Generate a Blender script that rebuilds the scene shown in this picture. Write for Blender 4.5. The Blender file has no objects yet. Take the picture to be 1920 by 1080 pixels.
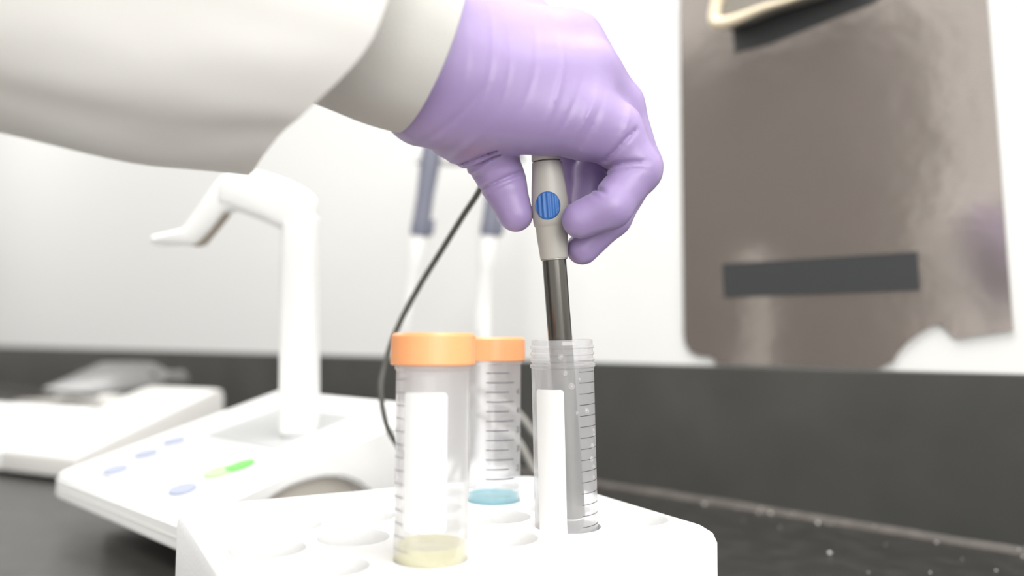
import bpy, bmesh, math, random
import numpy as np
from mathutils import Vector, Matrix, Euler
from mathutils.noise import noise as mnoise
random.seed(7)
SC = bpy.context.scene
COL = SC.collection
F, PITCH, ROLL = 1484.0, 0.068, 0.005          # focal length in px of the 1920 frame
CAMZ = 0.1518                                   # eye height above the bench top (z = 0), metres
TW = 0.773                                      # the lens looks this far off the run of the wall
RZ = Matrix.Rotation(TW, 4, 'Z')                # shapes are laid out in lens-facing axes, then turned so the walls run along x and y
# ------------------------------------------------------------------ camera
fw = Vector((0, math.cos(PITCH), math.sin(PITCH)))
u0 = Vector((0, -math.sin(PITCH), math.cos(PITCH)))
r0 = Vector((1, 0, 0))
CR = math.cos(ROLL) * r0 + math.sin(ROLL) * u0
CU = math.cos(ROLL) * u0 - math.sin(ROLL) * r0
CP = Vector((0, 0, CAMZ))
cam = bpy.data.cameras.new('camera')
camo = bpy.data.objects.new('camera', cam)
COL.objects.link(camo)
camo.matrix_world = RZ @ Matrix(((CR.x, CU.x, -fw.x, CP.x), (CR.y, CU.y, -fw.y, CP.y), (CR.z, CU.z, -fw.z, CP.z), (0, 0, 0, 1)))
cam.sensor_width = 36
cam.lens = F / 1920 * 36
cam.clip_start = 0.01
cam.dof.use_dof = True
cam.dof.focus_distance = 0.372
cam.dof.aperture_fstop = 3.4
SC.camera = camo
# ------------------------------------------------------------------ light
SC.view_settings.view_transform = 'Standard'
SC.view_settings.look = 'None'
SC.view_settings.gamma = 1
SC.view_settings.use_curve_mapping = False
SC.view_settings.exposure = 0.64
SC.cycles.transparent_max_bounces = 40
SC.cycles.max_bounces = 12
SC.cycles.diffuse_bounces = 8
W = bpy.data.worlds.new('world'); SC.world = W; W.use_nodes = True
W.node_tree.nodes['Background'].inputs[0].default_value = (1.0, 0.985, 0.96, 1)
W.node_tree.nodes['Background'].inputs[1].default_value = 0.78

def area(name, loc, rot, sx, sy, power, col=(1, 1, 1)):
    l = bpy.data.lights.new(name, 'AREA'); l.shape = 'RECTANGLE'; l.size = sx; l.size_y = sy
    l.energy = power; l.color = col
    o = bpy.data.objects.new(name, l); COL.objects.link(o); o.matrix_world = RZ @ Matrix.Translation(loc) @ Euler(rot).to_matrix().to_4x4()
    return o
area('ceiling_panel_light', (-0.15, 0.25, 1.75), (0, 0, 0), 1.2, 0.6, 20, (1, 0.99, 0.98))
area('ceiling_panel_light', (-1.9, 1.9, 1.75), (0, 0, 0), 1.2, 0.6, 14, (1, 0.99, 0.98))
area('ceiling_panel_light', (1.3, -0.5, 1.75), (0, 0, 0), 1.2, 0.6, 10, (1, 0.99, 0.98))

area('frontal_fill_light', (0.9, -2.4, 0.9), (math.radians(84), 0, math.radians(18)), 2.2, 1.5, 44, (1, 0.99, 0.97))  # added fill from behind the lens, brightens sleeve, glove and tubes
# ------------------------------------------------------------------ helpers
def at(px, py, D):
    """world point seen at a pixel of the 1920x1080 frame, at depth D along the lens axis"""
    return CP + fw * D + CR * ((px - 960) / F * D) - CU * ((py - 540) / F * D)
def ray(px, py):
    return (fw + CR * ((px - 960) / F) - CU * ((py - 540) / F))
def hit(px, py, P, N):
    r = ray(px, py); t = (P - CP).dot(N) / r.dot(N)
    return CP + r * t
def onz(px, py, z):
    return hit(px, py, Vector((0, 0, z)), Vector((0, 0, 1)))

def mat(name, col, rough=0.5, metal=0.0, spec=0.5, sss=0.0, sssr=(1, .5, .6), sheen=0, coat=0, bump=None, var=None):
    m = bpy.data.materials.new(name); m.use_nodes = True
    nt = m.node_tree; b = nt.nodes['Principled BSDF']
    b.inputs['Base Color'].default_value = (*col, 1)
    b.inputs['Roughness'].default_value = rough
    b.inputs['Metallic'].default_value = metal
    b.inputs['Specular IOR Level'].default_value = spec
    b.inputs['Coat Weight'].default_value = coat
    if sss:
        b.inputs['Subsurface Weight'].default_value = sss
        b.inputs['Subsurface Radius'].default_value = sssr
        b.inputs['Subsurface Scale'].default_value = 0.004
    tc = nt.nodes.new('ShaderNodeTexCoord')
    if bump:   # (scale vector, noise scale, strength, distance)
        mp = nt.nodes.new('ShaderNodeMapping'); mp.inputs['Scale'].default_value = bump[0]
        if len(bump) > 4: mp.inputs['Rotation'].default_value = bump[4]
        n = nt.nodes.new('ShaderNodeTexNoise'); n.inputs['Scale'].default_value = bump[1]; n.inputs['Detail'].default_value = 4
        bp = nt.nodes.new('ShaderNodeBump'); bp.inputs['Strength'].default_value = bump[2]; bp.inputs['Distance'].default_value = bump[3]
        L = nt.links
        L.new(tc.outputs['Object'], mp.inputs[0]); L.new(mp.outputs[0], n.inputs['Vector'])
        L.new(n.outputs[0], bp.inputs['Height']); L.new(bp.outputs[0], b.inputs['Normal'])
    if var:    # (noise scale, colour 2, low, high)
        n = nt.nodes.new('ShaderNodeTexNoise'); n.inputs['Scale'].default_value = var[0]; n.inputs['Detail'].default_value = 5
        cr = nt.nodes.new('ShaderNodeValToRGB')
        cr.color_ramp.elements[0].position = var[2]; cr.color_ramp.elements[0].color = (*col, 1)
        cr.color_ramp.elements[1].position = var[3]; cr.color_ramp.elements[1].color = (*var[1], 1)
        nt.links.new(tc.outputs['Object'], n.inputs['Vector']); nt.links.new(n.outputs[0], cr.inputs[0])
        nt.links.new(cr.outputs[0], b.inputs['Base Color'])
    return m

def clear(name, col, milk, milkcol=(.97, .97, .975), gloss=0.05, rough=0.08):
    """see-through plastic: tinted transparent + milky scatter + a fresnel gloss"""
    m = bpy.data.materials.new(name); m.use_nodes = True
    nt = m.node_tree; nt.nodes.clear(); N = nt.nodes.new; L = nt.links
    o = N('ShaderNodeOutputMaterial'); t = N('ShaderNodeBsdfTransparent'); t.inputs[0].default_value = (*col, 1)
    d = N('ShaderNodeBsdfDiffuse'); d.inputs[0].default_value = (*milkcol, 1)
    tr = N('ShaderNodeBsdfTranslucent'); tr.inputs[0].default_value = (*milkcol, 1)
    dm = N('ShaderNodeMixShader'); dm.inputs[0].default_value = .45
    L.new(d.outputs[0], dm.inputs[1]); L.new(tr.outputs[0], dm.inputs[2])
    m1 = N('ShaderNodeMixShader')
    lw = N('ShaderNodeLayerWeight'); lw.inputs[0].default_value = .35
    mr = N('ShaderNodeMapRange'); mr.inputs[3].default_value = milk; mr.inputs[4].default_value = min(1, milk * 2.2 + .1)
    L.new(lw.outputs['Facing'], mr.inputs[0])
    pw = N('ShaderNodeMath'); pw.operation = 'POWER'; pw.inputs[1].default_value = 3
    L.new(lw.outputs['Facing'], pw.inputs[0]); L.new(pw.outputs[0], mr.inputs[0])
    L.new(mr.outputs[0], m1.inputs[0]); L.new(t.outputs[0], m1.inputs[1]); L.new(dm.outputs[0], m1.inputs[2])
    lw2 = N('ShaderNodeLayerWeight'); lw2.inputs[0].default_value = .5
    g = N('ShaderNodeBsdfGlossy'); g.inputs['Roughness'].default_value = rough
    p4 = N('ShaderNodeMath'); p4.operation = 'POWER'; p4.inputs[1].default_value = 3.5; L.new(lw2.outputs['Facing'], p4.inputs[0])
    fr = N('ShaderNodeMapRange'); fr.inputs[3].default_value = gloss; fr.inputs[4].default_value = .55; L.new(p4.outputs[0], fr.inputs[0])
    m2 = N('ShaderNodeMixShader'); L.new(fr.outputs[0], m2.inputs[0])
    L.new(m1.outputs[0], m2.inputs[1]); L.new(g.outputs[0], m2.inputs[2]); L.new(m2.outputs[0], o.inputs[0])
    return m

def tag(o, label=None, cat=None, group=None, kind=None):
    if label: o['label'] = label
    if cat: o['category'] = cat
    if group: o['group'] = group
    if kind: o['kind'] = kind
    return o
def obj(name, bm, m, parent=None, smooth=True, label=None):
    me = bpy.data.meshes.new(name); bm.normal_update(); bm.to_mesh(me); bm.free()
    o = bpy.data.objects.new(name, me); COL.objects.link(o); me.materials.append(m)
    if smooth:
        me.shade_smooth()
        for e in me.edges: pass
        me.set_sharp_from_angle(angle=math.radians(38))
    if parent:
        o.parent = parent
        if parent.type == 'EMPTY': o.matrix_parent_inverse = parent.matrix_world.inverted() @ RZ
    else: o.matrix_world = RZ
    if label: o['label'] = label
    return o
def empty(name, loc):
    o = bpy.data.objects.new(name, None); COL.objects.link(o)
    o.matrix_world = RZ @ Matrix.Translation(loc); o.empty_display_size = .01
    return o
def bevel(bm, w, seg=3):
    bmesh.ops.bevel(bm, geom=list(bm.edges), offset=w, segments=seg, profile=.5, affect='EDGES', clamp_overlap=True)
def hexa(bm, p):
    """closed box from 8 points: bottom loop 0-3, top loop 4-7"""
    v = [bm.verts.new(q) for q in p]
    for f in ((3, 2, 1, 0), (4, 5, 6, 7), (0, 1, 5, 4), (1, 2, 6, 5), (2, 3, 7, 6), (3, 0, 4, 7)):
        bm.faces.new([v[i] for i in f])
    return v
def frame_box(bm, O, A, B, C):
    """box from corner O spanned by vectors A, B, C"""
    hexa(bm, [O, O + A, O + A + B, O + B, O + C, O + A + C, O + A + B + C, O + B + C])
    bmesh.ops.recalc_face_normals(bm, faces=bm.faces)
def basis(ax):
    ax = ax.normalized(); h = Vector((0, 0, 1)) if abs(ax.z) < .9 else Vector((0, 1, 0))
    a = ax.cross(h).normalized(); return a, ax.cross(a).normalized(), ax
def lathe(bm, prof, O, ax, n=64, closed=False, fn=None, ref=None):
    """revolve (r, h) pairs about the axis ax through O; fn(angle, i) scales the radius"""
    ax = ax.normalized()
    if ref is not None:
        a = (ref - ax * ref.dot(ax)).normalized(); b = ax.cross(a).normalized()
    else: a, b, _ = basis(ax)
    rings = []
    for i, (r, h) in enumerate(prof):
        if r < 1e-7: rings.append([bm.verts.new(O + ax * h)]); continue
        rr = []
        for k in range(n):
            t = 2 * math.pi * k / n; q = r * (fn(t, i) if fn else 1)
            rr.append(bm.verts.new(O + ax * h + (a * math.cos(t) + b * math.sin(t)) * q))
        rings.append(rr)
    pairs = list(zip(rings[:-1], rings[1:]))
    if closed: pairs.append((rings[-1], rings[0]))
    for p, q in pairs:
        for k in range(n):
            k2 = (k + 1) % n
            if len(p) == 1 and len(q) == 1: continue
            if len(p) == 1: bm.faces.new((p[0], q[k2], q[k]))
            elif len(q) == 1: bm.faces.new((p[k], p[k2], q[0]))
            else: bm.faces.new((p[k], p[k2], q[k2], q[k]))
    bmesh.ops.recalc_face_normals(bm, faces=bm.faces)
def prism(bm, pts, off):
    """closed slab: polygon pts pushed along off"""
    a = [bm.verts.new(p) for p in pts]; b = [bm.verts.new(p + off) for p in pts]
    n = len(a); bm.faces.new(a); bm.faces.new(b[::-1])
    for i in range(n): bm.faces.new((a[i], b[i], b[(i + 1) % n], a[(i + 1) % n]))
    bmesh.ops.recalc_face_normals(bm, faces=bm.faces)
def spline(P, n=10):
    out = []
    Q = [P[0] * 2 - P[1]] + list(P) + [P[-1] * 2 - P[-2]]
    for i in range(1, len(Q) - 2):
        for k in range(n):
            t = k / n; p0, p1, p2, p3 = Q[i - 1:i + 3]
            out.append(.5 * ((2 * p1) + (p2 - p0) * t + (2 * p0 - 5 * p1 + 4 * p2 - p3) * t * t + (3 * p1 - p0 - 3 * p2 + p3) * t ** 3))
    out.append(P[-1]); return out
def sweep(bm, path, r, n=14):
    rings = []; prev = None
    for i, p in enumerate(path):
        d = (path[min(i + 1, len(path) - 1)] - path[max(i - 1, 0)]).normalized()
        if prev is None: a = basis(d)[0]
        else: a = (prev - d * prev.dot(d)).normalized()
        b = d.cross(a); prev = a; rad = r(i / (len(path) - 1)) if callable(r) else r
        rings.append([bm.verts.new(p + (a * math.cos(2 * math.pi * k / n) + b * math.sin(2 * math.pi * k / n)) * rad) for k in range(n)])
    for p, q in zip(rings[:-1], rings[1:]):
        for k in range(n): bm.faces.new((p[k], p[(k + 1) % n], q[(k + 1) % n], q[k]))
    bm.faces.new(rings[0][::-1]); bm.faces.new(rings[-1])
    bmesh.ops.recalc_face_normals(bm, faces=bm.faces)
def ball(bm, c, r, sc=(1, 1, 1), seg=16):
    g = bmesh.ops.create_uvsphere(bm, u_segments=seg, v_segments=seg // 2, radius=r)
    for v in g['verts']: v.co = Vector((v.co.x * sc[0], v.co.y * sc[1], v.co.z * sc[2])) + c

# ------------------------------------------------------------------ materials
M = dict(
    wall=mat('wall_paint', (.74, .74, .725), .6, bump=((1, 1, 1), 60, .08, .001)),
    bench=mat('black_epoxy_resin', (.030, .029, .027), .34, spec=.42, bump=((1, 1, 1), 700, .12, .0004), var=(45, (.045, .044, .04), .45, .75)),
    splash=mat('black_epoxy_splash', (.047, .047, .043), .42, spec=.4, bump=((1, 1, 1), 500, .1, .0004), var=(9, (.068, .067, .061), .35, .75)),
    caulk=mat('aged_sealant', (.075, .066, .058), .5, var=(60, (.13, .115, .10), .45, .8)),
    foam=mat('white_foam', (.84, .84, .835), .75, sss=.2, sssr=(1, 1, 1), bump=((1, 1, 1), 420, .35, .0006)),
    cap=mat('orange_cap_plastic', (1.0, .42, .18), .38, sss=.25, sssr=(1, .5, .2)),
    label=mat('white_writing_patch', (.82, .82, .81), .6),
    ink=mat('grey_print', (.13, .13, .15), .6), ink3=mat('faded_print', (.38, .38, .40), .6),
    ink2=mat('dark_print', (.035, .035, .04), .6),
    grey=mat('warm_grey_plastic', (.40, .385, .35), .42, sss=.05),
    lgrey=mat('pale_grey_plastic', (.70, .69, .65), .4),
    blue=mat('blue_button_plastic', (.035, .135, .40), .45),
    black=mat('black_shaft_plastic', (.035, .033, .03), .28, spec=.6), shaft=mat('dark_polished_shaft', (.11, .105, .095), .22, metal=.75, spec=.6),
    glassy=clear('bulb_glass', (.62, .63, .65), .25, (.6, .6, .62)),
    cable=mat('dark_cable_jacket', (.085, .085, .075), .4),
    cable_lit=mat('lit_cable_jacket', (.30, .295, .27), .4),  # lighter than the dark jacket: light on the lead painted into its colour
    white=mat('white_housing_plastic', (.84, .84, .825), .42, spec=.4),
    offw=mat('offwhite_housing_plastic', (.68, .67, .645), .5, spec=.3),
    panelm=mat('keypad_film', (.60, .60, .605), .4),
    lcd=mat('grey_display', (.40, .41, .41), .3),
    btn=mat('blue_grey_button', (.30, .33, .43), .5),
    green=mat('green_button', (.12, .78, .08), .5),
    lgreen=mat('light_green_button', (.36, .80, .28), .5),
    taupe=mat('brown_grey_clip', (.34, .29, .24), .5),
    steel=mat('brushed_pan_steel', (.42, .40, .38), .35, metal=.6),
    smoke=mat('smoky_cover_plastic', (.12, .118, .115), .3), traygrey=mat('tray_grey', (.27, .255, .225), .5),
    pip=mat('lavender_grey_pipette', (.15, .155, .205), .45),
    navy=mat('navy_plastic', (.02, .02, .06), .45),
    panel=mat('glossy_taupe_sheet', (.40, .36, .33), .15, metal=.75, bump=((1, 1, 1), 9, .12, .01)),
    strip=mat('charcoal_strip', (.040, .042, .044), .35),
    cream=mat('cream_edge', (.78, .68, .50), .5),
    coat=mat('white_lab_coat_cloth', (.87, .86, .84), .85, spec=.1, bump=((1, 1, 1), 900, .15, .0005)),
    knit=mat('grey_knit_cuff', (.66, .65, .62), .9, spec=.1, bump=((1, 1, 1), 1600, .4, .0006)),
    speck=mat('pale_crumbs', (.6, .58, .55), .7),
    inner=clear('polypropylene_bore', (.99, .99, .995), .03), tube=clear('clear_polypropylene', (.985, .985, .99), .30, gloss=.05),
    tubem=clear('clear_polypropylene_milky', (.985, .985, .99), .42, gloss=.05),  # milkier outside than the other tubes
    drop=clear('water_drop', (.97, .97, .97), .25, (1, 1, 1)),  # white milk in the drops stands in for their ring highlights
    yellow=clear('yellow_liquid', (1.0, .98, .62), .75, (1.0, .97, .55)),
    cyan=clear('blue_liquid', (.30, .88, 1.0), .45, (.25, .95, 1.0)),
)

# thin cloth lets some light through
for k_ in ('coat', 'knit'):
    nt = M[k_].node_tree; b_ = nt.nodes['Principled BSDF']; o_ = [x for x in nt.nodes if x.type == 'OUTPUT_MATERIAL'][0]
    t_ = nt.nodes.new('ShaderNodeBsdfTranslucent'); t_.inputs[0].default_value = (.9, .89, .86, 1)
    mx_ = nt.nodes.new('ShaderNodeMixShader'); mx_.inputs[0].default_value = .28 if k_ == 'coat' else .1
    nt.links.new(b_.outputs[0], mx_.inputs[1]); nt.links.new(t_.outputs[0], mx_.inputs[2]); nt.links.new(mx_.outputs[0], o_.inputs[0])
# ------------------------------------------------------------------ room
d = Vector((-math.cos(TW), math.sin(TW), 0))     # along the wall, away from the lens
n = Vector((-math.sin(TW), -math.cos(TW), 0))    # out of the wall, into the room
Z = Vector((0, 0, 1))
W0 = Vector((0.10, 0.852, 0))                    # foot of the splash-back
def wl(s, o, z): return W0 + d * s + n * o + Z * z
HS = 0.1297
def cbox(bm, s0, s1, o0, o1, z0, z1): frame_box(bm, wl(s0, o0, z0), d * (s1 - s0), n * (o1 - o0), Z * (z1 - z0))
bm = bmesh.new(); cbox(bm, -3.2, 3.6, -.12, 4.0, -.95, -.921)
tag(obj('floor', bm, mat('pale_vinyl_floor', (.62, .61, .58), .5, var=(6, (.56, .55, .52), .4, .7)), smooth=False), kind='structure')
bm = bmesh.new(); cbox(bm, 3.56, 3.64, -.02, 2.9, -.92, 2.2)
tag(obj('unseen_wall_left', bm, mat('grey_wall_paint', (.42, .41, .39), .6), smooth=False), kind='structure')  # added out of view, grey so the sheet and splash-back reflect something darker
cab = empty('added_cabinet', wl(1.2, 2.4, -.92)); tag(cab, 'tall taupe cabinet added out of view across the aisle for the glossy wall sheet to mirror', 'cabinet')  # unseen cabinet added to give the glossy sheet a dark reflection
cm = mat('taupe_laminate', (.085, .066, .055), .5, bump=((1, 1, 12), 9, .1, .002))
bm = bmesh.new(); cbox(bm, .42, 2.0, 2.22, 2.65, -.92, 1.4); bevel(bm, .003, 2); obj('carcass', bm, cm, cab)
for k in range(3):
    s0 = .43 + .522 * k
    bm = bmesh.new(); cbox(bm, s0, s0 + .514, 2.199, 2.219, -.86, 1.34); bevel(bm, .002, 2); dr = obj('door', bm, cm, cab)
    bm = bmesh.new(); sweep(bm, [wl(s0 + .05, 2.165, .1), wl(s0 + .05, 2.165, .3)], .006, 10)
    for z in (.11, .29): sweep(bm, [wl(s0 + .05, 2.165, z), wl(s0 + .05, 2.18, z), wl(s0 + .05, 2.1985, z)], .004, 8)
    obj('handle', bm, M['steel'], dr)
bm = bmesh.new(); frame_box(bm, wl(-3.2, -.12, -.92), d * 6.8, n * .0995, Z * 3.12)
tag(obj('wall_back', bm, M['wall'], smooth=False), kind='structure')
bench = empty('lab_bench', wl(0, .3, 0)); tag(bench, 'long black epoxy lab bench the instruments and tube rack stand on', 'bench')
bm = bmesh.new(); frame_box(bm, wl(-2.5, -.0198, -.032), d * 6.0, n * .80, Z * .0319); bevel(bm, .002, 2)
obj('worktop', bm, M['bench'], bench, False)
bm = bmesh.new(); frame_box(bm, wl(-2.45, .0, -.92), d * 5.9, n * .70, Z * .888); obj('base_cabinet', bm, M['offw'], bench, False)
splash = empty('splash_back', wl(0, -.01, 0)); tag(splash, 'low black splash-back running along the white wall behind the bench', 'splash-back')
bm = bmesh.new(); frame_box(bm, wl(-2.5, -.0199, 0.0), d * 6.0, n * .0199, Z * HS); bevel(bm, .0016, 3)
obj('splash_panel', bm, M['splash'], splash, False)
bm = bmesh.new()
rs = [wl(-2.5 + .02 * k, 0, 0) for k in range(299)]
vv = []
for i, p in enumerate(rs):
    w_ = .0078 + .0016 * mnoise(Vector((i * .37, 0, 0))); h_ = .0050 + .0014 * mnoise(Vector((i * .31, 5, 0)))
    vv.append([bm.verts.new(p + n * a + Z * b) for a, b in ((.0002, .0003), (.0002, h_), (w_ * .45, h_ * .5), (w_, .0003))])
for a, b in zip(vv[:-1], vv[1:]):
    for k in range(4): bm.faces.new((a[k], a[(k + 1) % 4], b[(k + 1) % 4], b[k]))
obj('sealant_bead', bm, M['caulk'], splash, label='brown-grey bead of sealant')
bm = bmesh.new()
for i in range(60):
    s = random.uniform(-.75, -.1); o = random.choice([random.uniform(.004, .012), random.uniform(.01, .18)])
    r = random.uniform(.0004, .0012); ball(bm, wl(s, o, r * .5 + (.0035 if o < .006 else 0)), r, (1, 1, .6), 6)
for px, py in ((1328, 943), (1452, 960), (1540, 978), (1563, 1033)):
    p = onz(px, py, .001) + n * .007; ball(bm, p, .0016, (1, 1, .6), 8)
tag(obj('dust_specks', bm, M['speck']), 'pale specks of dust and crumbs on the black bench by the splash-back', 'dust', kind='stuff')

# ------------------------------------------------------------------ glossy sheet on the wall
WP = wl(0, -.02, 0)
def onwall(px, py, off=0.0): return hit(px, py, WP + n * off, n)
sheet = empty('glossy_wall_sheet', onwall(1560, 690)); tag(sheet, 'large glossy taupe sheet with a charcoal bar, fixed on the white wall above the splash-back', 'wall sheet')
out = [(1275, -420), (1277, 8), (1276, 20), (1280, 300), (1284, 625), (1287, 645), (1297, 660), (1312, 667), (1334, 669), (1342, 675), (1345, 683),
       (1500, 687), (1650, 691), (1664, 684), (1674, 680), (1684, 662), (1700, 644), (1722, 627), (1745, 613), (1762, 607), (1771, 610),
       (1783, 624), (1795, 636), (1840, 628), (1900, 620), (1852, 0), (1826, -420)]
bm = bmesh.new(); prism(bm, [onwall(x, y, .0005) for x, y in out], n * .0022)
obj('sheet', bm, M['panel'], sheet, False)
def bar(pts, name, m, o0=.0029, th=.0006, par=sheet, lab=None):
    bm = bmesh.new(); prism(bm, [onwall(x, y, o0) for x, y in pts], n * th); return obj(name, bm, m, par, False, lab)
bar([(1355, 495), (1720, 472), (1725, 544), (1358, 558)], 'lower_bar', M['strip'], lab='charcoal bar')
bar([(1374, -40), (1374, 50), (1378, 99), (1440, 84), (1640, 4), (1700, -40)], 'upper_bar', M['strip'], lab='charcoal wedge-shaped bar')
tray = empty('hanging_scoop', onwall(1420, 10, .05)); tag(tray, 'grey tray with a cream rim hanging over the top of the glossy wall sheet', 'tray')
bm = bmesh.new()
arc = [(1339, 38), (1346, 45), (1392, 30), (1431, 14), (1481, -2), (1600, -40), (1600, -120), (1370, -120), (1345, -60), (1338, -20)]
prism(bm, [onwall(x, y, .03) for x, y in arc], n * -.024); bevel(bm, .003, 2)
obj('tray_body', bm, M['traygrey'], tray)
bm = bmesh.new(); sweep(bm, spline([onwall(x, y, .031) for x, y in ((1352, -14), (1342, 12), (1340, 40), (1360, 42), (1392, 31), (1431, 15), (1481, 0), (1600, -38))], 8), lambda t: .0058 if t < .4 else .0058 - .0046 * (t - .4) / .6)
obj('tray_rim', bm, M['cream'], tray, label='cream rolled rim')
# dark dispenser (unidentified dark blue object) at the far left of the wall
bm = bmesh.new(); p = onwall(-20, 510, .0)
frame_box(bm, p - Z * .09 - d * .0, d * .12, n * .06, Z * .17); bevel(bm, .02, 4)
g = obj('wall_fixture', bm, M['navy']); tag(g, 'dark navy dispenser on the white wall at the far left edge', 'fixture')

# ------------------------------------------------------------------ foam rack
HR = CAMZ - .08704
TH = .508
ru = Vector((math.cos(TH), math.sin(TH), 0)); rw = Vector((math.sin(TH), -math.cos(TH), 0))
RB = Vector((.01576, .53013, 0)); LU, LV = .2205, .1773
def rk(u, w, z): return RB + ru * u + rw * w + Z * z
def rounded(u0_, u1, w0_, w1, r, k=6):
    P = []
    for cx, cy, a0 in ((u1 - r, w1 - r, 0), (u0_ + r, w1 - r, 90), (u0_ + r, w0_ + r, 180), (u1 - r, w0_ + r, 270)):
        for i in range(k + 1):
            a = math.radians(a0 + 90 * i / k); P.append((cx + r * math.cos(a), cy + r * math.sin(a)))
    return P
tube_xy = {}
def uw(x, y):
    q = Vector((x, y, 0)) - RB; return q.dot(ru), q.dot(rw)
TF = uw(-.0321, .3255); TP = uw(.0272, .3828); TR = uw(-.0098, .4444)
holes = [TF, TP, TR]
for u, w in [(-.197, .028), (-.159, .028), (-.121, .028), (-.083, .028), (-.045, .028), (-.178, .070), (-.140, .068), (-.102, .066), (-.026, .066),
             (-.196, .110), (-.158, .108), (-.118, .103), (-.081, .101), (-.044, .100), (-.181, .148), (-.100, .140), (-.023, .137)]:
    holes.append((u, w))
bm = bmesh.new()
pl = rounded(-LU, 0, 0, LV, .014)
rings = []
for z, ins in ((.0015, .001), (.004, 0), (HR - .006, 0), (HR - .0025, .0012), (HR, .0045)):
    rings.append([bm.verts.new(rk(u * (1 - 0) + (-LU / 2 - u) * ins / (LU / 2), w + (LV / 2 - w) * ins / (LV / 2), z)) for u, w in pl])
for a, b in zip(rings[:-1], rings[1:]):
    for k in range(len(a)): bm.faces.new((a[k], a[(k + 1) % len(a)], b[(k + 1) % len(a)], b[k]))
bm.faces.new(rings[0]); bm.faces.new(rings[-1]); bmesh.ops.recalc_face_normals(bm, faces=bm.faces)
rack = obj('foam_tube_rack', bm, M['foam'], None, False)
bm = bmesh.new()
HF = HR - .030
for i_, (u, w) in enumerate(holes):
    q_ = (.01508, .0155, .01508)[i_] if i_ < 3 else .0158
    lathe(bm, [(0, 0), (q_, 0), (q_, .05), (0, .05)], rk(u, w, HF), Z, 48)
cut = obj('cutter', bm, M['foam'], None, False)
md = rack.modifiers.new('holes', 'BOOLEAN'); md.object = cut; md.operation = 'DIFFERENCE'; md.solver = 'EXACT'
dg = bpy.context.evaluated_depsgraph_get()
me2 = bpy.data.meshes.new_from_object(rack.evaluated_get(dg)); rack.modifiers.clear(); rack.data = me2
bpy.data.objects.remove(cut)
me2.shade_smooth(); me2.set_sharp_from_angle(angle=math.radians(32))
tag(rack, 'white foam rack with round holes holding the test tubes at the front', 'tube rack')

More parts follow.
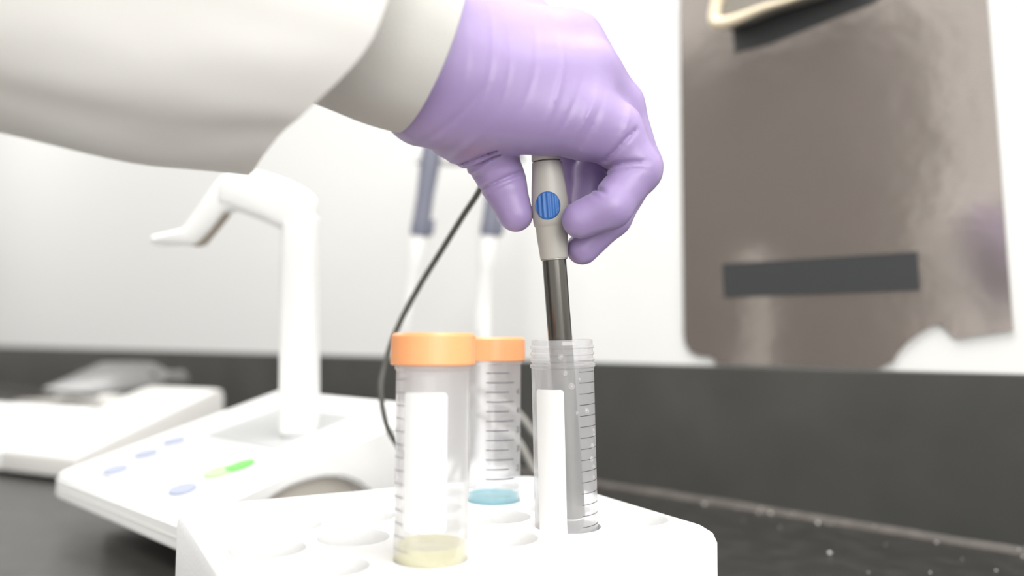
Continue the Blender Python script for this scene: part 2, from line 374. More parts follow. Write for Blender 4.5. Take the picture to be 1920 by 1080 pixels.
# ------------------------------------------------------------------ centrifuge tubes
def text_mesh(s, size):
    cu = bpy.data.curves.new('t', 'FONT'); cu.body = s; cu.size = size; cu.align_x = 'CENTER'; cu.align_y = 'CENTER'
    o = bpy.data.objects.new('t', cu); COL.objects.link(o)
    me = bpy.data.meshes.new_from_object(o.evaluated_get(bpy.context.evaluated_depsgraph_get()))
    bpy.data.objects.remove(o); return me
RT = .0149
def make_tube(name, label, base, axis, cap, lab, ticks, nums, m, liquid=None, top=.1165, drops=None):
    """base: bottom tip of the tube, axis: unit vector up along it; angles in degrees, 0 faces the lens, + to the right"""
    axis = axis.normalized()
    toc = (CP - base); toc = (toc - axis * toc.dot(axis)).normalized(); rt = axis.cross(toc)
    rt = -rt if rt.dot(CR) < 0 else rt
    def cyl(deg, h, r): a = math.radians(deg); return base + axis * h + (toc * math.cos(a) + rt * math.sin(a)) * r
    t = empty(name, base); tag(t, label, 'test tube', 'test tubes standing in the foam rack')
    th = .0011; R = RT
    H = top - (.0016 if cap else 0)
    outer = [(0, 0), (.0032, .0003), (.0048, .0016), (R - .0008, .0135), (R, .0155), (R, H - .0135), (R + .0007, H - .0128), (R + .0007, H - .0118), (R - .0002, H - .0112)]
    if not cap:
        for k in range(3):
            h0 = H - .0098 + k * .0031
            outer += [(R - .0002, h0 - .0007), (R + .0005, h0 - .0001), (R + .0005, h0 + .0005), (R - .0002, h0 + .0011)]
    outer += [(R - .0003, H - .0006), (R - .0006, H)]
    inner = [(R - .0014, H), (R - .0015, H - .0006), (R - th, .016), (R - th - .0008, .0145), (.0040, .0028), (0, .0016)]
    bm = bmesh.new(); lathe(bm, outer + inner, base, axis, 80)
    tw = obj('tube_wall', bm, m, t); tw.data.materials.append(M['inner'])
    no = len(outer)
    for f in tw.data.polygons:          # the bore is clearer than the frosted outside
        c_ = f.center - base; rr_ = (c_ - axis * c_.dot(axis)).length
        if rr_ < R - .0007 and c_.dot(axis) > .017: f.material_index = 1
    def patch(a0, a1, h0, h1, r, th, corner=0.0, na=24):
        bm = bmesh.new(); G = []
        for i in range(na + 1):
            a = a0 + (a1 - a0) * i / na
            e = min(i, na - i) / na * abs(a1 - a0) / 57.3 * r
            c = max(0.0, corner - e) ; c = corner - math.sqrt(max(0, corner ** 2 - c ** 2)) if corner else 0
            G.append([bm.verts.new(cyl(a, h0 + c, r)), bm.verts.new(cyl(a, h1 - c, r)), bm.verts.new(cyl(a, h1 - c, r + th)), bm.verts.new(cyl(a, h0 + c, r + th))])
        for a, b in zip(G[:-1], G[1:]):
            for k in range(4): bm.faces.new((a[k], a[(k + 1) % 4], b[(k + 1) % 4], b[k]))
        bm.faces.new(G[0]); bm.faces.new(G[-1][::-1]); bmesh.ops.recalc_face_normals(bm, faces=bm.faces)
        return bm
    if lab: obj('writing_patch', patch(lab[0], lab[1], lab[2], lab[3], R + .00005, .0001, .0012), M['label'], t, label='white writing patch')
    if ticks:
        a0, a1, along, h0, h1, st, mm = ticks
        bm = bmesh.new(); k = 0; h = h1
        while h > h0:
            hw = .00013 if mm is M['ink2'] else .00028
            b = patch(a0, a1 + (along if k % 2 == 1 else 0), h - hw, h + hw, R + .00005, .00006, 0, 12)
            me = bpy.data.meshes.new('x'); b.to_mesh(me); b.free(); bm.from_mesh(me); h -= st; k += 1
        obj('graduation_marks', bm, mm, t)
    if nums:
        bm = bmesh.new(); an, h, st, lst, size, mm = nums
        for s in lst:
            me = text_mesh(s, size); base_i = len(bm.verts); bm.from_mesh(me); bm.verts.ensure_lookup_table()
            for v in bm.verts[base_i:]:
                v.co = cyl(an + math.degrees(v.co.x / R), h + v.co.y, R + .00012)
            h -= st
        obj('graduation_numbers', bm, mm, t, False)
    if cap:
        bm = bmesh.new(); RC = .0174
        fn = lambda a, i: 1 + (.0012 * math.cos(a * 60) if 2 <= i <= 3 else 0)
        lathe(bm, [(R + .0003, top - .0128), (RC - .0006, top - .0130), (RC, top - .0124), (RC - .0001, top - .0012), (RC - .0012, top), (.008, top + .0001), (0, top + .0001),
                   ], base, axis, 360, fn=fn)
        lathe(bm, [(R - .0015, top - .0020), (R + .0004, top - .0022), (R + .0004, top - .0128)], base, axis, 360)
        obj('screw_cap', bm, M['cap'], t, label='orange screw cap')
    if liquid:
        lv, mm = liquid; bm = bmesh.new(); q = R - th - .0002
        lathe(bm, [(0, .0019), (.0037, .0031), (q - .0008, .0148), (q, .0163), (q, lv + .0006), (q - .0008, lv), (0, lv)], base, axis, 64)
        obj('liquid', bm, mm, t, label='liquid in the foot of the tube')
    for a, h, r in (drops or []):
        r *= 1.25
        bm = bmesh.new(); c = cyl(a, h, R + .00005); nr = (c - base - axis * (c - base).dot(axis)).normalized()
        lathe(bm, [(r, -.0002), (r * .93, r * .22), (r * .7, r * .42), (r * .52, r * .30), (r * .35, r * .45), (0, r * .5)], c, nr, 16)
        obj('water_drop', bm, M['drop'], t)
    return t, cyl
ZB = HF + .0004
ft = rk(*TF, ZB); rt_ = rk(*TR, ZB)
make_tube('centrifuge_tube', 'orange-capped clear tube with yellow liquid, nearest of the two capped tubes', ft, Z, True,
          (-47, 22, .043, .0966), (-80, -44, 8, .02, .1015, .00512, M['ink3']), None, M['tubem'], (HR - ZB + .0055, M['yellow']), top=HR - ZB + .0905)
make_tube('centrifuge_tube', 'orange-capped clear tube with blue liquid, standing behind the yellow one', rt_, Z, True,
          None, (-16, 33, 14, .038, .0997, .00515, M['ink']), (64, .0893, .0103, ['45', '40', '35', '30', '25'], .0046, M['ink2']), M['tube'], (HR - ZB + .0028, M['cyan']), top=HR - ZB + .0895)
pb = rk(*TP, ZB)
p_top = at(1053.5, 637, .3795); p_bot = pb
PAX = (p_top - p_bot).normalized(); PTOP = (p_top - p_bot).length
drops = []
ptube, pcyl = make_tube('centrifuge_tube', 'open clear tube with white patch, the probe standing in it', pb, PAX, False,
          (-56, 1, .012, PTOP - .0227), (30, 84, 0, .010, PTOP - .0098, .00507, M['ink2']), None, M['tube'], None, top=PTOP,
          drops=[(-3, PTOP - .0076, .0011), (4, PTOP - .0152, .0009), (15, PTOP - .0213, .0013), (31, PTOP - .0182, .0005), (46, PTOP - .0330, .0010), (24, PTOP - .0335, .0006),
                 (66, PTOP - .0425, .0006), (68, PTOP - .0445, .0008), (60, PTOP - .0495, .0010), (56, PTOP - .0555, .0010), (63, PTOP - .0592, .0007), (62, PTOP - .0640, .0006)])

# ------------------------------------------------------------------ pH probe
DP = .3795
a_top = at(1025, 303, DP - .0015); a_bot = at(1077, 985, DP + .0005)
AX = (a_bot - a_top).normalized()                # pointing down the probe
def pa(py):                                       # distance from a_top at a pixel row
    return (py - 303) / (985 - 303) * (a_bot - a_top).length
probe = empty('ph_probe', a_bot); tag(probe, 'grey handheld electrode with blue button and black shaft dipping into the open tube', 'probe')
tocam = (CP - a_top); tocam = (tocam - AX * tocam.dot(AX)).normalized()
bm = bmesh.new()
def pr(l): return [(r, pa(y)) for r, y in l]
body = pr([(0, 303.5), (.0066, 303.5), (.0072, 305), (.0075, 325), (.0082, 350), (.0087, 375), (.0088, 395), (.0086, 412), (.0084, 421), (.0078, 424), (.0077, 426), (.00745, 445), (.0067, 478), (.0066, 484), (.0061, 485), (.0060, 482), (0, 482)])
lathe(bm, body, a_top, AX, 64); obj('handle_body', bm, M['grey'], probe)
bm = bmesh.new(); lathe(bm, pr([(0, 302), (.0067, 302), (.0072, 300.5), (.0070, 285), (.0060, 262), (.0045, 250), (0, 249)]), a_top, AX, 64)
obj('end_cap', bm, M['lgrey'], probe, label='paler grey end cap')
bm = bmesh.new(); lathe(bm, pr([(0, 300), (.0064, 300), (.0064, 305), (0, 305)]), a_top, AX, 48); obj('seam_ring', bm, M['black'], probe)
# ridged blue button
bc = a_top + AX * pa(387.5) + tocam * .0068
sx = AX.cross(tocam).normalized(); sx = sx if sx.dot(CR) > 0 else -sx
bc = a_top + AX * pa(387.5); ang0 = math.radians(-8)
bm = bmesh.new(); G = []; NB = 40; RBn = .0066
for i in range(NB + 1):
    row = []
    for j in range(NB + 1):
        X = -1 + 2 * i / NB; Y = -1 + 2 * j / NB
        u_ = X * math.sqrt(1 - Y * Y / 2) * RBn; v_ = Y * math.sqrt(1 - X * X / 2) * RBn
        ang = ang0 + u_ / .0088
        rr = math.hypot(u_, v_) / RBn
        prot = .0007 * min(1, (1 - rr) * 9) + .0003 * math.sin(u_ / RBn * math.pi * 6.0) * min(1, (1 - rr) * 9)
        r_ = .00865 + prot
        row.append(bm.verts.new(bc + AX * v_ + (tocam * math.cos(ang) + sx * math.sin(ang)) * r_))
    G.append(row)
for i in range(NB):
    for j in range(NB): bm.faces.new((G[i][j], G[i + 1][j], G[i + 1][j + 1], G[i][j + 1]))
bmesh.ops.recalc_face_normals(bm, faces=bm.faces)
if sum((f.normal.dot(tocam) for f in bm.faces)) < 0: bmesh.ops.reverse_faces(bm, faces=bm.faces)
obj('ridged_button', bm, M['blue'], probe, label='round blue button with vertical ridges')
bm = bmesh.new(); lathe(bm, pr([(0, 480), (.00575, 480), (.00575, 966), (.0050, 968), (0, 968)]), a_top, AX, 48); obj('shaft', bm, M['shaft'], probe, label='glossy black shaft')
bm = bmesh.new(); lathe(bm, pr([(.0, 484.6), (.0064, 484.6), (.0064, 486), (.0058, 487), (0, 487)]), a_top, AX, 48); obj('washer', bm, M['steel'], probe)
bm = bmesh.new(); lathe(bm, pr([(0, 966), (.0056, 967), (.0057, 970), (.0050, 971.5), (0, 971.5)]), a_top, AX, 40); obj('tip_ring', bm, M['lgrey'], probe)
bm = bmesh.new(); lathe(bm, pr([(0, 971), (.0048, 972), (.0050, 979), (.0042, 988), (.0025, 993), (0, 994)]), a_top, AX, 40); obj('glass_bulb', bm, M['glassy'], probe)
cpts = [a_top + AX * pa(252), at(1012, 215, .388), at(975, 215, .41), at(930, 285, .45), at(900, 355, .475), at(868, 405, .49), at(830, 466, .505), at(790, 530, .52),
        at(757, 590, .53), at(735, 640, .535), at(720, 690, .535), at(714, 730, .53), at(720, 778, .53), at(733, 815, .535), at(765, 858, .55), at(800, 878, .58)]
gp = cpts[-1].copy()
cpts += [Vector((-.035, .60, .010)), Vector((.02, .61, .0032)), Vector((.075, .61, .0030)), Vector((.13, .64, .0030))]
bm = bmesh.new(); sweep(bm, spline(cpts, 12), .0019, 16); obj('cable', bm, M['cable'], probe, label='dark thin cable')
# two loops of lead, its light tone painted in, seen between the rear tube and the open tube
for k, (y0, y1, D, lb) in enumerate(((780, 815, .66, 'upper grey cord running past the splash-back behind the rear tube'), (832, 884, .60, 'lower grey cord lying behind the rear tube on the bench'))):
    bm = bmesh.new()
    P = [at(885, y0 - 45, D), at(930, y0 - 30, D), at(970, y0 - 6, D), at(1003, y1, D), at(1030, y1 + 30 if k == 0 else y1 + 14, D)]
    P = P + [Vector((P[-1].x + .02, P[-1].y + .01, .0046)), Vector((P[-1].x + .06, P[-1].y + .03, .0046))]
    P = [Vector((P[0].x - .012, P[0].y + .03, .0046 if k else .05))] + P
    if k == 0: P = [Vector((P[0].x - .03, P[0].y - .01, .0046))] + P
    sweep(bm, spline(P, 10), .0028, 12); tag(obj('grey_cord', bm, M['cable_lit']), lb, 'cord', 'grey cords on the bench')

# ------------------------------------------------------------------ pH meter
MH = CAMZ - .10677; MS = .285; MWD = .2394; ML = .2006
e = -n
MF = Vector((-.19595, .48028, 0)); TB = .020; ts = math.tan(MS)
meter = empty('ph_meter', MF + d * MWD / 2 + e * .1); tag(meter, 'white benchtop pH meter with sloping keypad, grey display and a bent electrode arm', 'pH meter')
def mt(a, b, h=0.0): return MF + d * a + e * b + Z * (MH + b * ts + h)   # a along the front, b up the slope (plan), h above the face
bm = bmesh.new()
# side profile with the arched underside, extruded along the front
prof = [(0, 0), (.004, .0008), (ML, ML * ts)]
und = []
zb = MH - TB
pz = lambda b: MH + b * ts
side = [(0.0, MH - TB), (0.0, MH - .003), (.003, MH)] + [(ML - .004, pz(ML - .004)), (ML, pz(ML) - .004), (ML, .004), (ML - .03, .004)]
for k in range(13):
    t = k / 12; ang = math.pi * t
    side.append((0.098 + .055 * math.cos(ang), .004 + .0546 * math.sin(ang) if t < .5 else .030 + .0286 * math.sin(ang)))
side.append((.012, MH - TB - .001))
def P3(a, b, z): return MF + d * a + e * b + Z * z
prism(bm, [P3(0, b, z) for b, z in side], d * MWD)
bmesh.ops.bevel(bm, geom=[ed for ed in bm.edges if abs((ed.verts[0].co - ed.verts[1].co).normalized().dot(d)) < .1 or True], offset=.0025, segments=3, affect='EDGES', clamp_overlap=True)
obj('housing', bm, M['white'], meter)
bm = bmesh.new(); prism(bm, [P3(.022, b, z) for b, z in ((.03, .008), (.03, pz(.03) - .012), (.175, pz(.175) - .012), (.175, .008))], d * (MWD - .044)); bevel(bm, .002, 2)
obj('underside_pan', bm, mat('warm_grey_underside', (.80, .75, .68), .6), meter, label='warm grey underside seen in the arch')
bm = bmesh.new(); frame_box(bm, P3(.004, -.0003, MH - TB * .62), d * (MWD - .008), e * .002, Z * .0008); obj('housing_seam', bm, M['lgrey'], meter, False)
def slab(a0, a1, b0, b1, h0, h1, r=.006):
    bm = bmesh.new(); P = rounded(a0, a1, b0, b1, r, 5); prism(bm, [mt(a, b, h0) for a, b in P], (Z * math.cos(0)) * (h1 - h0)); return bm
obj('keypad_film', slab(.012, MWD - .012, .012, ML - .014, -.0005, .0007), M['panelm'], meter)
Nm = (Z - e * ts).normalized()
def mab(px, py):
    q = hit(px, py, mt(0, 0), Nm) - MF; return q.dot(d), q.dot(e)
q = [mab(*p) for p in ((379, 819), (527, 767), (665, 784), (512, 843))]
a_ = sorted(x[0] for x in q); b_ = sorted(x[1] for x in q)
obj('display', slab((a_[0] + a_[1]) / 2, (a_[2] + a_[3]) / 2, (b_[0] + b_[1]) / 2, (b_[2] + b_[3]) / 2, .0006, .0014, .002), M['lcd'], meter, label='grey display')
for px, py, mm, la, lb_, lab in ((216, 884, 'btn', .013, .008, 'blue-grey key'), (273, 854, 'btn', .013, .008, 'blue-grey key'), (326, 830, 'btn', .012, .008, 'blue-grey key'), (342, 921, 'btn', .012, .008, 'blue-grey key'),
                        (411, 888, 'lgreen', .012, .010, 'pale green key'), (450, 877, 'green', .009, .010, 'bright green key')):
    a, b = mab(px, py)
    bm = bmesh.new(); P = [(a + la * math.cos(t * math.pi / 12), b + lb_ * math.sin(t * math.pi / 12)) for t in range(24)]
    prism(bm, [mt(x, y, .0005) for x, y in P], Z * .0016); obj('key', bm, M[mm], meter, label=lab)
# electrode arm: post, bent arm, clip
pa_, pb_ = mab(556, 812); pp = mt(pa_, pb_, 0); DA = (pp - CP).dot(fw)
TA = .026
def arm(pts, nm, m, par, th=TA, off=0.0, bv=.006, lab=None):
    bm = bmesh.new(); prism(bm, [at(x, y, DA - th / 2 + off) for x, y in pts], fw * th); bevel(bm, bv, 4); return obj(nm, bm, m, par, label=lab)
post = arm([(518, 822), (520, 480), (526, 405), (588, 395), (588, 822)], 'arm_post', M['white'], meter)
upper = arm([(524, 470), (540, 437), (489, 413), (431, 391), (400, 384), (404, 340), (422, 312), (489, 320), (551, 342), (584, 366), (587, 413), (587, 470)], 'upper_arm', M['white'], meter, TA * .9)
fore = arm([(429, 322), (436, 392), (418, 395), (387, 433), (362, 458), (280, 458), (279, 442), (340, 428), (372, 384), (404, 338)], 'clip_arm', M['white'], meter, TA * .8, 0, .003)
arm([(424, 392), (412, 392), (378, 430), (352, 452), (362, 462), (376, 458), (400, 430), (422, 402)], 'clip_pad', M['taupe'], fore, TA * .5, .002, .001, lab='brown-grey clip pad')

# ------------------------------------------------------------------ balance
mdir = Vector((-.9, .436, 0)).normalized(); bdir = Vector((.436, .9, 0)).normalized()
BP = onz(139, 899, .005); BP.z = 0
def bl(l, t, z): return BP + mdir * l + bdir * t + Z * z
bal = empty('laboratory_balance', bl(.15, .1, 0)); tag(bal, 'white low-profile laboratory balance with a wedge front and smoky tilted cover', 'balance')
H0, H1b, TD = .029, .092, .205
sl = (H1b - H0) / TD
ws = Vector((0, 0, 1)) - bdir * sl
def bwedge(px, py): q = hit(px, py, bl(0, 0, H0), ws.normalized()) - BP; return q.dot(mdir), q.dot(bdir)
lc, tc_ = bwedge(172, 764)
bm = bmesh.new(); P = [(0, .005), (0, H0 - .003), (.003, H0), (TD - .012, H1b - .002), (TD - .004, H1b - .004), (TD, H1b - .012), (TD, .005)]
prism(bm, [bl(0, t, z) for t, z in P], mdir * max(.03, lc - .012)); bevel(bm, .003, 3); obj('side_housing', bm, M['offw'], bal)
l2 = max(.03, lc - .012) - .001
P = [(0, .005), (0, H0 - .003), (.003, H0), (tc_, H0 + sl * tc_), (tc_ + .004, H0 + sl * tc_ - .006), (TD, H0 + sl * tc_ - .008), (TD, .005)]
bm = bmesh.new(); prism(bm, [bl(l2, t, z) for t, z in P], mdir * .22); bevel(bm, .003, 3); obj('main_housing', bm, M['white'], bal)
zt = H0 + sl * tc_ - .008
bm = bmesh.new(); prism(bm, [bl(l2 + .012 + a * .185, tc_ + .014 + b * .07, zt + .0002) for a, b in ((0, 0), (1, 0), (1, 1), (0, 1))], Z * .010); bevel(bm, .002, 2)
obj('weighing_pan', bm, M['steel'], bal, label='grey steel weighing pan')
bm = bmesh.new(); prism(bm, [bl(l2 + .015 + a * .10, tc_ + .02 + b * .05, zt + .0104) for a, b in ((0, 0), (1, 0), (1, 1), (0, 1))], Z * .012); bevel(bm, .003, 2)
obj('pan_block', bm, M['offw'], bal)
cD = (bl(l2, tc_ + .05, 0) - CP).dot(fw)
bm = bmesh.new(); q = [at(78, 728, cD), at(185, 738, cD - .01), at(310, 712, cD + .03), at(318, 695, cD + .07), at(285, 677, cD + .09), at(192, 677, cD + .08)]
prism(bm, q, Vector((0, .002, -.006))); bevel(bm, .002, 2); obj('tilted_cover', bm, M['smoke'], bal, label='smoky grey tilted cover')
bm = bmesh.new(); lathe(bm, [(0, 0), (.014, 0), (.015, .001), (.015, .049), (.014, .05), (0, .05)], at(300, 706, cD + .05) - Vector((.01, 0, .008)), bdir, 32)
obj('cover_hinge', bm, M['smoke'], bal)
for a, b in ((.02, .02), (.02, .18), (.2, .02), (.2, .18)):
    bm = bmesh.new(); lathe(bm, [(0, 0), (.009, 0), (.009, .0052), (0, .0052)], bl(a, b, 0), Z, 20); obj('foot', bm, M['black'], bal)

# ------------------------------------------------------------------ pipettes on their stand
DS = .895
SB = at(862, 870, DS); SB.z = 0
stand = empty('pipette_stand', SB); tag(stand, 'white pipette stand against the splash-back, behind the capped tubes', 'pipette stand')
bm = bmesh.new(); lathe(bm, [(0, 0), (.055, 0), (.058, .003), (.056, .008), (.02, .016), (0, .017)], SB, Z, 64); obj('stand_base', bm, M['white'], stand)
zc = at(870, 262, DS).z
bm = bmesh.new(); lathe(bm, [(0, .008), (.008, .008), (.007, zc), (0, zc)], SB + CR * .026, Z, 32); obj('stand_post', bm, M['white'], stand)
bm = bmesh.new(); prism(bm, [Vector((at(x, 300, DS).x, SB.y + y, at(x, 300, DS).z)) for x, y in ((775, -.012), (930, -.012), (935, .0), (930, .012), (775, .012))], Z * .022); bevel(bm, .003, 2)
obj('stand_holder', bm, M['white'], stand)
def pipette(x0, y0, x1, y1, lab, DS=DS - .028):
    P0 = at(x0, y0, DS); P1 = at(x1, y1, DS); ax = (P1 - P0).normalized(); Lb = (P1 - P0).length
    t = empty('pipette', P1); tag(t, lab, 'pipette', 'pipettes hanging on the stand')
    bm = bmesh.new(); lathe(bm, [(0, -.03), (.007, -.03), (.008, -.028), (.008, -.02), (.010, -.012), (.0112, 0), (.0108, Lb * .3), (.0095, Lb * .55), (.0098, Lb * .8), (.0105, Lb * .93), (.0095, Lb), (0, Lb)], P0, ax, 40)
    obj('pipette_body', bm, M['pip'], t)
    bm = bmesh.new(); k = P0 + ax * .012
    sweep(bm, spline([k, k + CR * .010 - ax * .004, k + CR * .020 - ax * .001, k + CR * .028 + ax * .009], 6), lambda s: .0055 - .0028 * s, 12); obj('finger_hook', bm, M['pip'], t)
    bm = bmesh.new(); k = P0 + ax * (Lb * .82) + CR * .008
    frame_box(bm, k - fw * .005, CR * .007, fw * .010, ax * .018); bevel(bm, .0025, 3); obj('ejector_collar', bm, M['pip'], t)
    bm = bmesh.new(); lathe(bm, [(0, Lb - .001), (.0088, Lb), (.0085, Lb + .028), (.0060, Lb + .036), (.0048, Lb + .085), (.0028, Lb + .105), (0, Lb + .105)], P0, ax, 32)
    obj('pipette_shaft', bm, M['white'], t, label='white lower shaft')
    bm = bmesh.new(); k = P0 + ax * (Lb * .95) + CR * .0105
    sweep(bm, [k, k + ax * .02 - CR * .0015, k + ax * .045 - CR * .006], .0014, 8); obj('ejector_rod', bm, M['lgrey'], t)
pipette(812, 268, 786, 443, 'left lavender-grey pipette hanging on the stand, below the wrist')
pipette(938, 268, 917, 443, 'right lavender-grey pipette hanging on the stand, behind the thumb')
#GLOVE
# ------------------------------------------------------------------ person: lab-coat arm and gloved hand
person = empty('person', at(300, -60, .28)); tag(person, 'person in a white lab coat, one purple-gloved hand pinching the grey probe', 'person')
def A3(px, py, D): p = at(px, py, D); return np.array([p.x, p.y, p.z])
S = .001
# bones: (point A, radius A, point B, radius B) in pixels, depth, millimetres
palm = [((775, 186, .345), 14.5, (1100, 222, .364), 14.8),
        ((785, 130, .337), 17.0, (1100, 140, .372), 15.5),
        ((795, 68, .342), 17.0, (1072, 82, .388), 14.5),
        ((810, 15, .350), 15.0, (990, 40, .400), 13.0),
        ((800, 100, .352), 20.0, (1010, 130, .385), 16.0),
        ((800, 212, .350), 11.0, (1030, 230, .366), 9.8),
        ((900, 218, .362), 11.0, (1065, 228, .370), 10.2)]
palm.append(((1060, 92, .386), 14.0, (1155, 195, .388), 12.0))
thenar = [((800, 205, .352), 11.0, (905, 262, .376), 12.0)]
fingers = [
    [((1105, 240, .366), 15.5), ((1150, 250, .368), 14.0), ((1196, 318, .368), 10.8), ((1144, 388, .362), 9.8), ((1089, 412, .3637), 8.8)],     # index
    [((1100, 140, .374), 15.5), ((1160, 200, .384), 12.0), ((1202, 312, .388), 10.0), ((1148, 408, .384), 8.8), ((1092, 466, .3835), 7.9)],     # middle
    [((1072, 82, .388), 14.5), ((1150, 190, .402), 11.0), ((1160, 280, .408), 9.5), ((1112, 318, .402), 8.8), ((1098, 400, .398), 7.6)],    # ring
    [((1000, 55, .402), 12.0), ((1110, 170, .420), 10.5), ((1110, 250, .425), 9.0), ((1070, 290, .416), 8.0), ((1083, 372, .411), 7.2)],    # little
    [((850, 235, .366), 15.5), ((916, 282, .378), 13.6), ((942, 340, .381), 10.8), ((967, 402, .3795), 8.4)],                             # thumb
]
h = .00085
pts = [A3(*q) for f in fingers for q, _ in f] + [A3(*q) for p in palm for q in (p[0], p[2])]
lo = np.min(pts, 0) - .024; hi = np.max(pts, 0) + .024
nx, ny, nz = [int(math.ceil((hi[i] - lo[i]) / h)) for i in range(3)]
gx = (lo[0] + h * np.arange(nx)).astype(np.float32)[:, None, None]
gy = (lo[1] + h * np.arange(ny)).astype(np.float32)[None, :, None]
gz = (lo[2] + h * np.arange(nz)).astype(np.float32)[None, None, :]
def cone(a, ra, b, rb):
    v = b - a; L2 = float(v @ v)
    px, py, pz = gx - a[0], gy - a[1], gz - a[2]
    t = np.clip((px * v[0] + py * v[1] + pz * v[2]) / L2, 0, 1)
    return np.sqrt((px - t * v[0]) ** 2 + (py - t * v[1]) ** 2 + (pz - t * v[2]) ** 2) - (ra + (rb - ra) * t) * S
def smin(a, b, k):
    hh = np.maximum(k - np.abs(a - b), 0) / k
    return np.minimum(a, b) - hh * hh * k * .25
D_ = None
for q0, ra, q1, rb in palm + thenar:
    c = cone(A3(*q0), ra, A3(*q1), rb); D_ = c if D_ is None else smin(D_, c, .014)
def crease(fd, J, nrm, width, amp, R, inner=None):
    """a thin fold pressed in across a finger at J"""
    px, py, pz = gx - J[0], gy - J[1], gz - J[2]
    s = px * nrm[0] + py * nrm[1] + pz * nrm[2]
    r2 = px * px + py * py + pz * pz
    m = np.exp(-(s / width) ** 2) * np.clip((R * R - r2) / (R * R) * 3, 0, 1)
    if inner is not None:
        m = m * np.clip((px * inner[0] + py * inner[1] + pz * inner[2]) / (R * .35) + .35, 0, 1)
    return fd + amp * m.astype(np.float32)
def unit(v): return v / np.linalg.norm(v)
for fi, f in enumerate(fingers):
    P = [A3(*q) for q, _ in f]; R = [r for _, r in f]; fd = None
    for i in range(len(P) - 1):
        c = cone(P[i], R[i], P[i + 1], R[i + 1]); fd = c if fd is None else smin(fd, c, .0035)
    for i in range(2, len(P) - 1) if fi < 4 else range(1, len(P) - 1):
        a = unit(P[i] - P[i - 1]); b = unit(P[i + 1] - P[i]); nrm = unit(a + b)
        inner = (b - a); inner = unit(inner) if np.linalg.norm(inner) > .25 else None
        fd = crease(fd, P[i], nrm, .0009, .0019, R[i] * S * 2.0, inner)
        fd = crease(fd, P[i] + nrm * .0035, nrm, .0008, .0008, R[i] * S * 1.8, inner)
    D_ = smin(D_, fd, .0035 if fi == 4 else .0050) if fi in (0, 4) else smin(D_, fd, .0030)
# fold where the thumb leaves the palm, fold at the root of the index finger
J = A3(893, 296, .366); nr = unit(A3(925, 375, .38) - A3(870, 260, .37))
D_ = crease(D_, J, nr, .0008, .0019, .015); D_ = crease(D_, J + nr * .0032, nr, .0007, .0016, .013); D_ = crease(D_, J + nr * .0085, nr, .0006, .0004, .010)
J = A3(1160, 275, .356); nr = unit(A3(1180, 298, .36) - A3(1140, 258, .36))
D_ = crease(D_, J, nr, .0010, .0017, .013)
# stretch folds across the back of the hand
yy = A3(1000, 60, .36); ax1 = unit(A3(1120, 190, .37) - A3(860, 110, .35))
for cx, cy, tilt, amp, wd, ln in ((925, 130, .10, .0006, .0011, .022), (955, 150, .12, .0004, .0009, .018), (1045, 180, .28, -.0007, .0011, .017), (1000, 150, .2, .0004, .0012, .020),
                          (1068, 215, .5, .0006, .0010, .011), (1098, 225, .5, -.0009, .0010, .010), (1112, 235, .5, .0008, .0010, .010), (880, 150, .1, .0004, .0012, .02), (1178, 225, .3, -.0007, .0010, .008),
                          (815, 265, 1.9, .0006, .0012, .020), (870, 280, 1.85, -.0006, .0012, .014)):
    C0 = A3(cx, cy, .352); wv = unit(A3(cx + 100, cy + 100 * tilt, .352) - C0); lv = unit(A3(cx - 100 * tilt, cy + 100, .352) - C0)
    px, py, pz = gx - C0[0], gy - C0[1], gz - C0[2]
    s = px * wv[0] + py * wv[1] + pz * wv[2]; l = px * lv[0] + py * lv[1] + pz * lv[2]
    D_ = D_ + (amp * np.exp(-((s + .15 * l * l / .02) / wd) ** 2 - (l / ln) ** 2) * np.clip((.395 - gy) / .02, 0, 1)).astype(np.float32)
def surface_nets(D, lo, h):
    s = D < 0
    nx, ny, nz = D.shape
    cc = np.zeros((nx - 1, ny - 1, nz - 1), np.uint8)
    for i in (0, 1):
        for j in (0, 1):
            for k in (0, 1): cc += s[i:nx - 1 + i, j:ny - 1 + j, k:nz - 1 + k]
    act = (cc > 0) & (cc < 8); idx = -np.ones(act.shape, np.int64); I = np.argwhere(act); idx[act] = np.arange(len(I))
    acc = np.zeros((len(I), 3)); cnt = np.zeros(len(I))
    cor = [(i, j, k) for i in (0, 1) for j in (0, 1) for k in (0, 1)]
    val = {c: D[I[:, 0] + c[0], I[:, 1] + c[1], I[:, 2] + c[2]].astype(float) for c in cor}
    for a in cor:
        for b in cor:
            if sum(b) - sum(a) == 1 and all(y >= x for x, y in zip(a, b)):
                va, vb = val[a], val[b]; m = (va < 0) != (vb < 0)
                t = np.where(m, va / np.where(m, va - vb, 1), 0)
                p = np.array(a)[None] + t[:, None] * (np.array(b) - np.array(a))[None]
                acc[m] += p[m]; cnt[m] += 1
    V = lo + h * (I + acc / cnt[:, None])
    Fc = []
    for axn in range(3):
        sl = [slice(1, -1)] * 3
        o1, o2 = [q for q in range(3) if q != axn]
        A_ = [slice(1, D.shape[q] - 1) for q in range(3)]; B_ = list(A_)
        A_[axn] = slice(0, D.shape[axn] - 1); B_[axn] = slice(1, D.shape[axn])
        ch = s[tuple(A_)] != s[tuple(B_)]; fl = s[tuple(A_)][ch]
        E = np.argwhere(ch); E[:, o1] += 1; E[:, o2] += 1
        def g(d1, d2):
            Q = E.copy(); Q[:, o1] += d1; Q[:, o2] += d2; return idx[Q[:, 0], Q[:, 1], Q[:, 2]]
        q = np.stack([g(-1, -1), g(0, -1), g(0, 0), g(-1, 0)], 1)
        if axn == 1: fl = ~fl
        q[~fl] = q[~fl][:, ::-1]; Fc.append(q)
    return V, np.concatenate(Fc)
V, Fq = surface_nets(D_, lo, h)
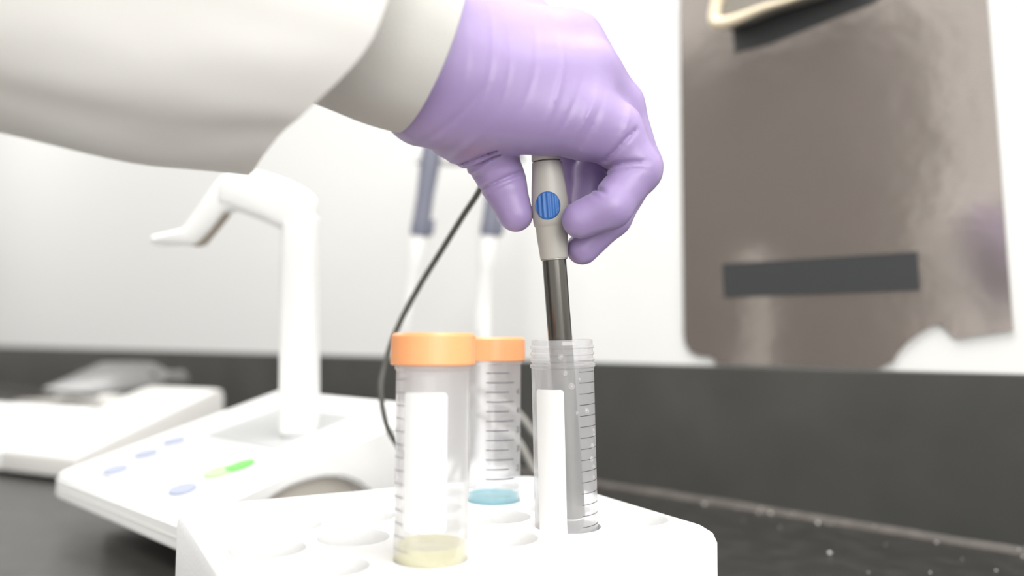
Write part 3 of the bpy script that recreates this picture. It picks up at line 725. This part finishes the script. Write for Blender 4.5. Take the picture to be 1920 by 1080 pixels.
me = bpy.data.meshes.new('gloved_hand')
me.vertices.add(len(V)); me.vertices.foreach_set('co', V.astype(np.float32).ravel())
me.loops.add(len(Fq) * 4); me.loops.foreach_set('vertex_index', Fq.astype(np.int32).ravel())
me.polygons.add(len(Fq)); me.polygons.foreach_set('loop_start', np.arange(len(Fq), dtype=np.int32) * 4)
me.update(calc_edges=True); me.validate()
bm = bmesh.new(); bm.from_mesh(me)
for _ in range(3): bmesh.ops.smooth_vert(bm, verts=bm.verts, factor=.5, use_axis_x=True, use_axis_y=True, use_axis_z=True)
glove_m = mat('purple_nitrile', (.325, .245, .455), .40, spec=.5, sss=.12, sssr=(1, .6, 1), bump=((1, 1, 1), 260, .12, .0006))
gh = obj('gloved_hand', bm, glove_m, person, label='hand in a purple nitrile glove, thumb and fingers closed on the probe')
gh.data.shade_smooth()

# arm axis
HC = at(660, 60, .322); WC = at(800, 92, .342)
aax = (fw * math.sin(.395) + (CR * .94 - CU * .33).normalized() * math.cos(.395)).normalized()
perp_dn = (-CU * .94 - CR * .33).normalized(); perp_dn = (perp_dn - aax * perp_dn.dot(aax)).normalized(); perp_n = aax.cross(perp_dn)
def sstep(x): x = min(1, max(0, x)); return x * x * (3 - 2 * x)
def armtube(secs, nring, name, m, th, ruf=0.0, lab=None, seed=0, lean=0.0):
    """hollow cloth sleeve: secs = (distance back from centre, radius, sag)"""
    bm = bmesh.new(); N_ = 128; out = []
    def pt(c, r, k, s_):
        t = 2 * math.pi * k / N_
        w = 1 + ruf * (mnoise(Vector((math.cos(t) * 2.2, math.sin(t) * 2.2, s_ * 14 + seed))) + .5 * mnoise(Vector((math.cos(t) * 5, math.sin(t) * 5, s_ * 30 + seed))))
        return c + (perp_dn * math.cos(t) + perp_n * math.sin(t)) * r * w - aax * (lean * sstep((math.cos(t) - .15) / .85) * math.exp(-s_ / .08))
    seq = [(c, r, s_) for c, r, s_ in secs]
    loop = seq + [(c, r - th, s_) for c, r, s_ in reversed(seq)]
    for c, r, s_ in loop: out.append([bm.verts.new(pt(c, r, k, s_)) for k in range(N_)])
    out.append(out[0])
    for a, b in zip(out[:-1], out[1:]):
        for k in range(N_): bm.faces.new((a[k], a[(k + 1) % N_], b[(k + 1) % N_], b[k]))
    bmesh.ops.recalc_face_normals(bm, faces=bm.faces)
    return obj(name, bm, m, person, label=lab)
back = -aax
secs = []
for k in range(40):
    s_ = k * .0085
    r = .0690 + .009 * min(1, s_ / .20) + .002 * math.sin(s_ * 40)
    secs.append((HC + back * s_ + perp_dn * (.14 * s_), r, s_))
sleeve = armtube(secs, 40, 'coat_sleeve', M['coat'], .0012, .035, 'loose white lab coat sleeve', 3, .019)
cc = at(803, 96, .340)
secs = [(cc + back * (k * .004), .0372 + .0007 * math.sin(k * .5) + .0006 * min(k, 10) * .5, k * .004) for k in range(22)]
secs = [(cc + aax * .0004, .0364, 0)] + secs
cuff = armtube(secs, 22, 'knit_cuff', M['knit'], .0022, .006, 'pale grey knitted cuff', 9)
bm = bmesh.new(); sweep(bm, [cc + back * (.004 + .02 * k) for k in range(17)], .033, 40)
obj('forearm', bm, M['knit'], person)
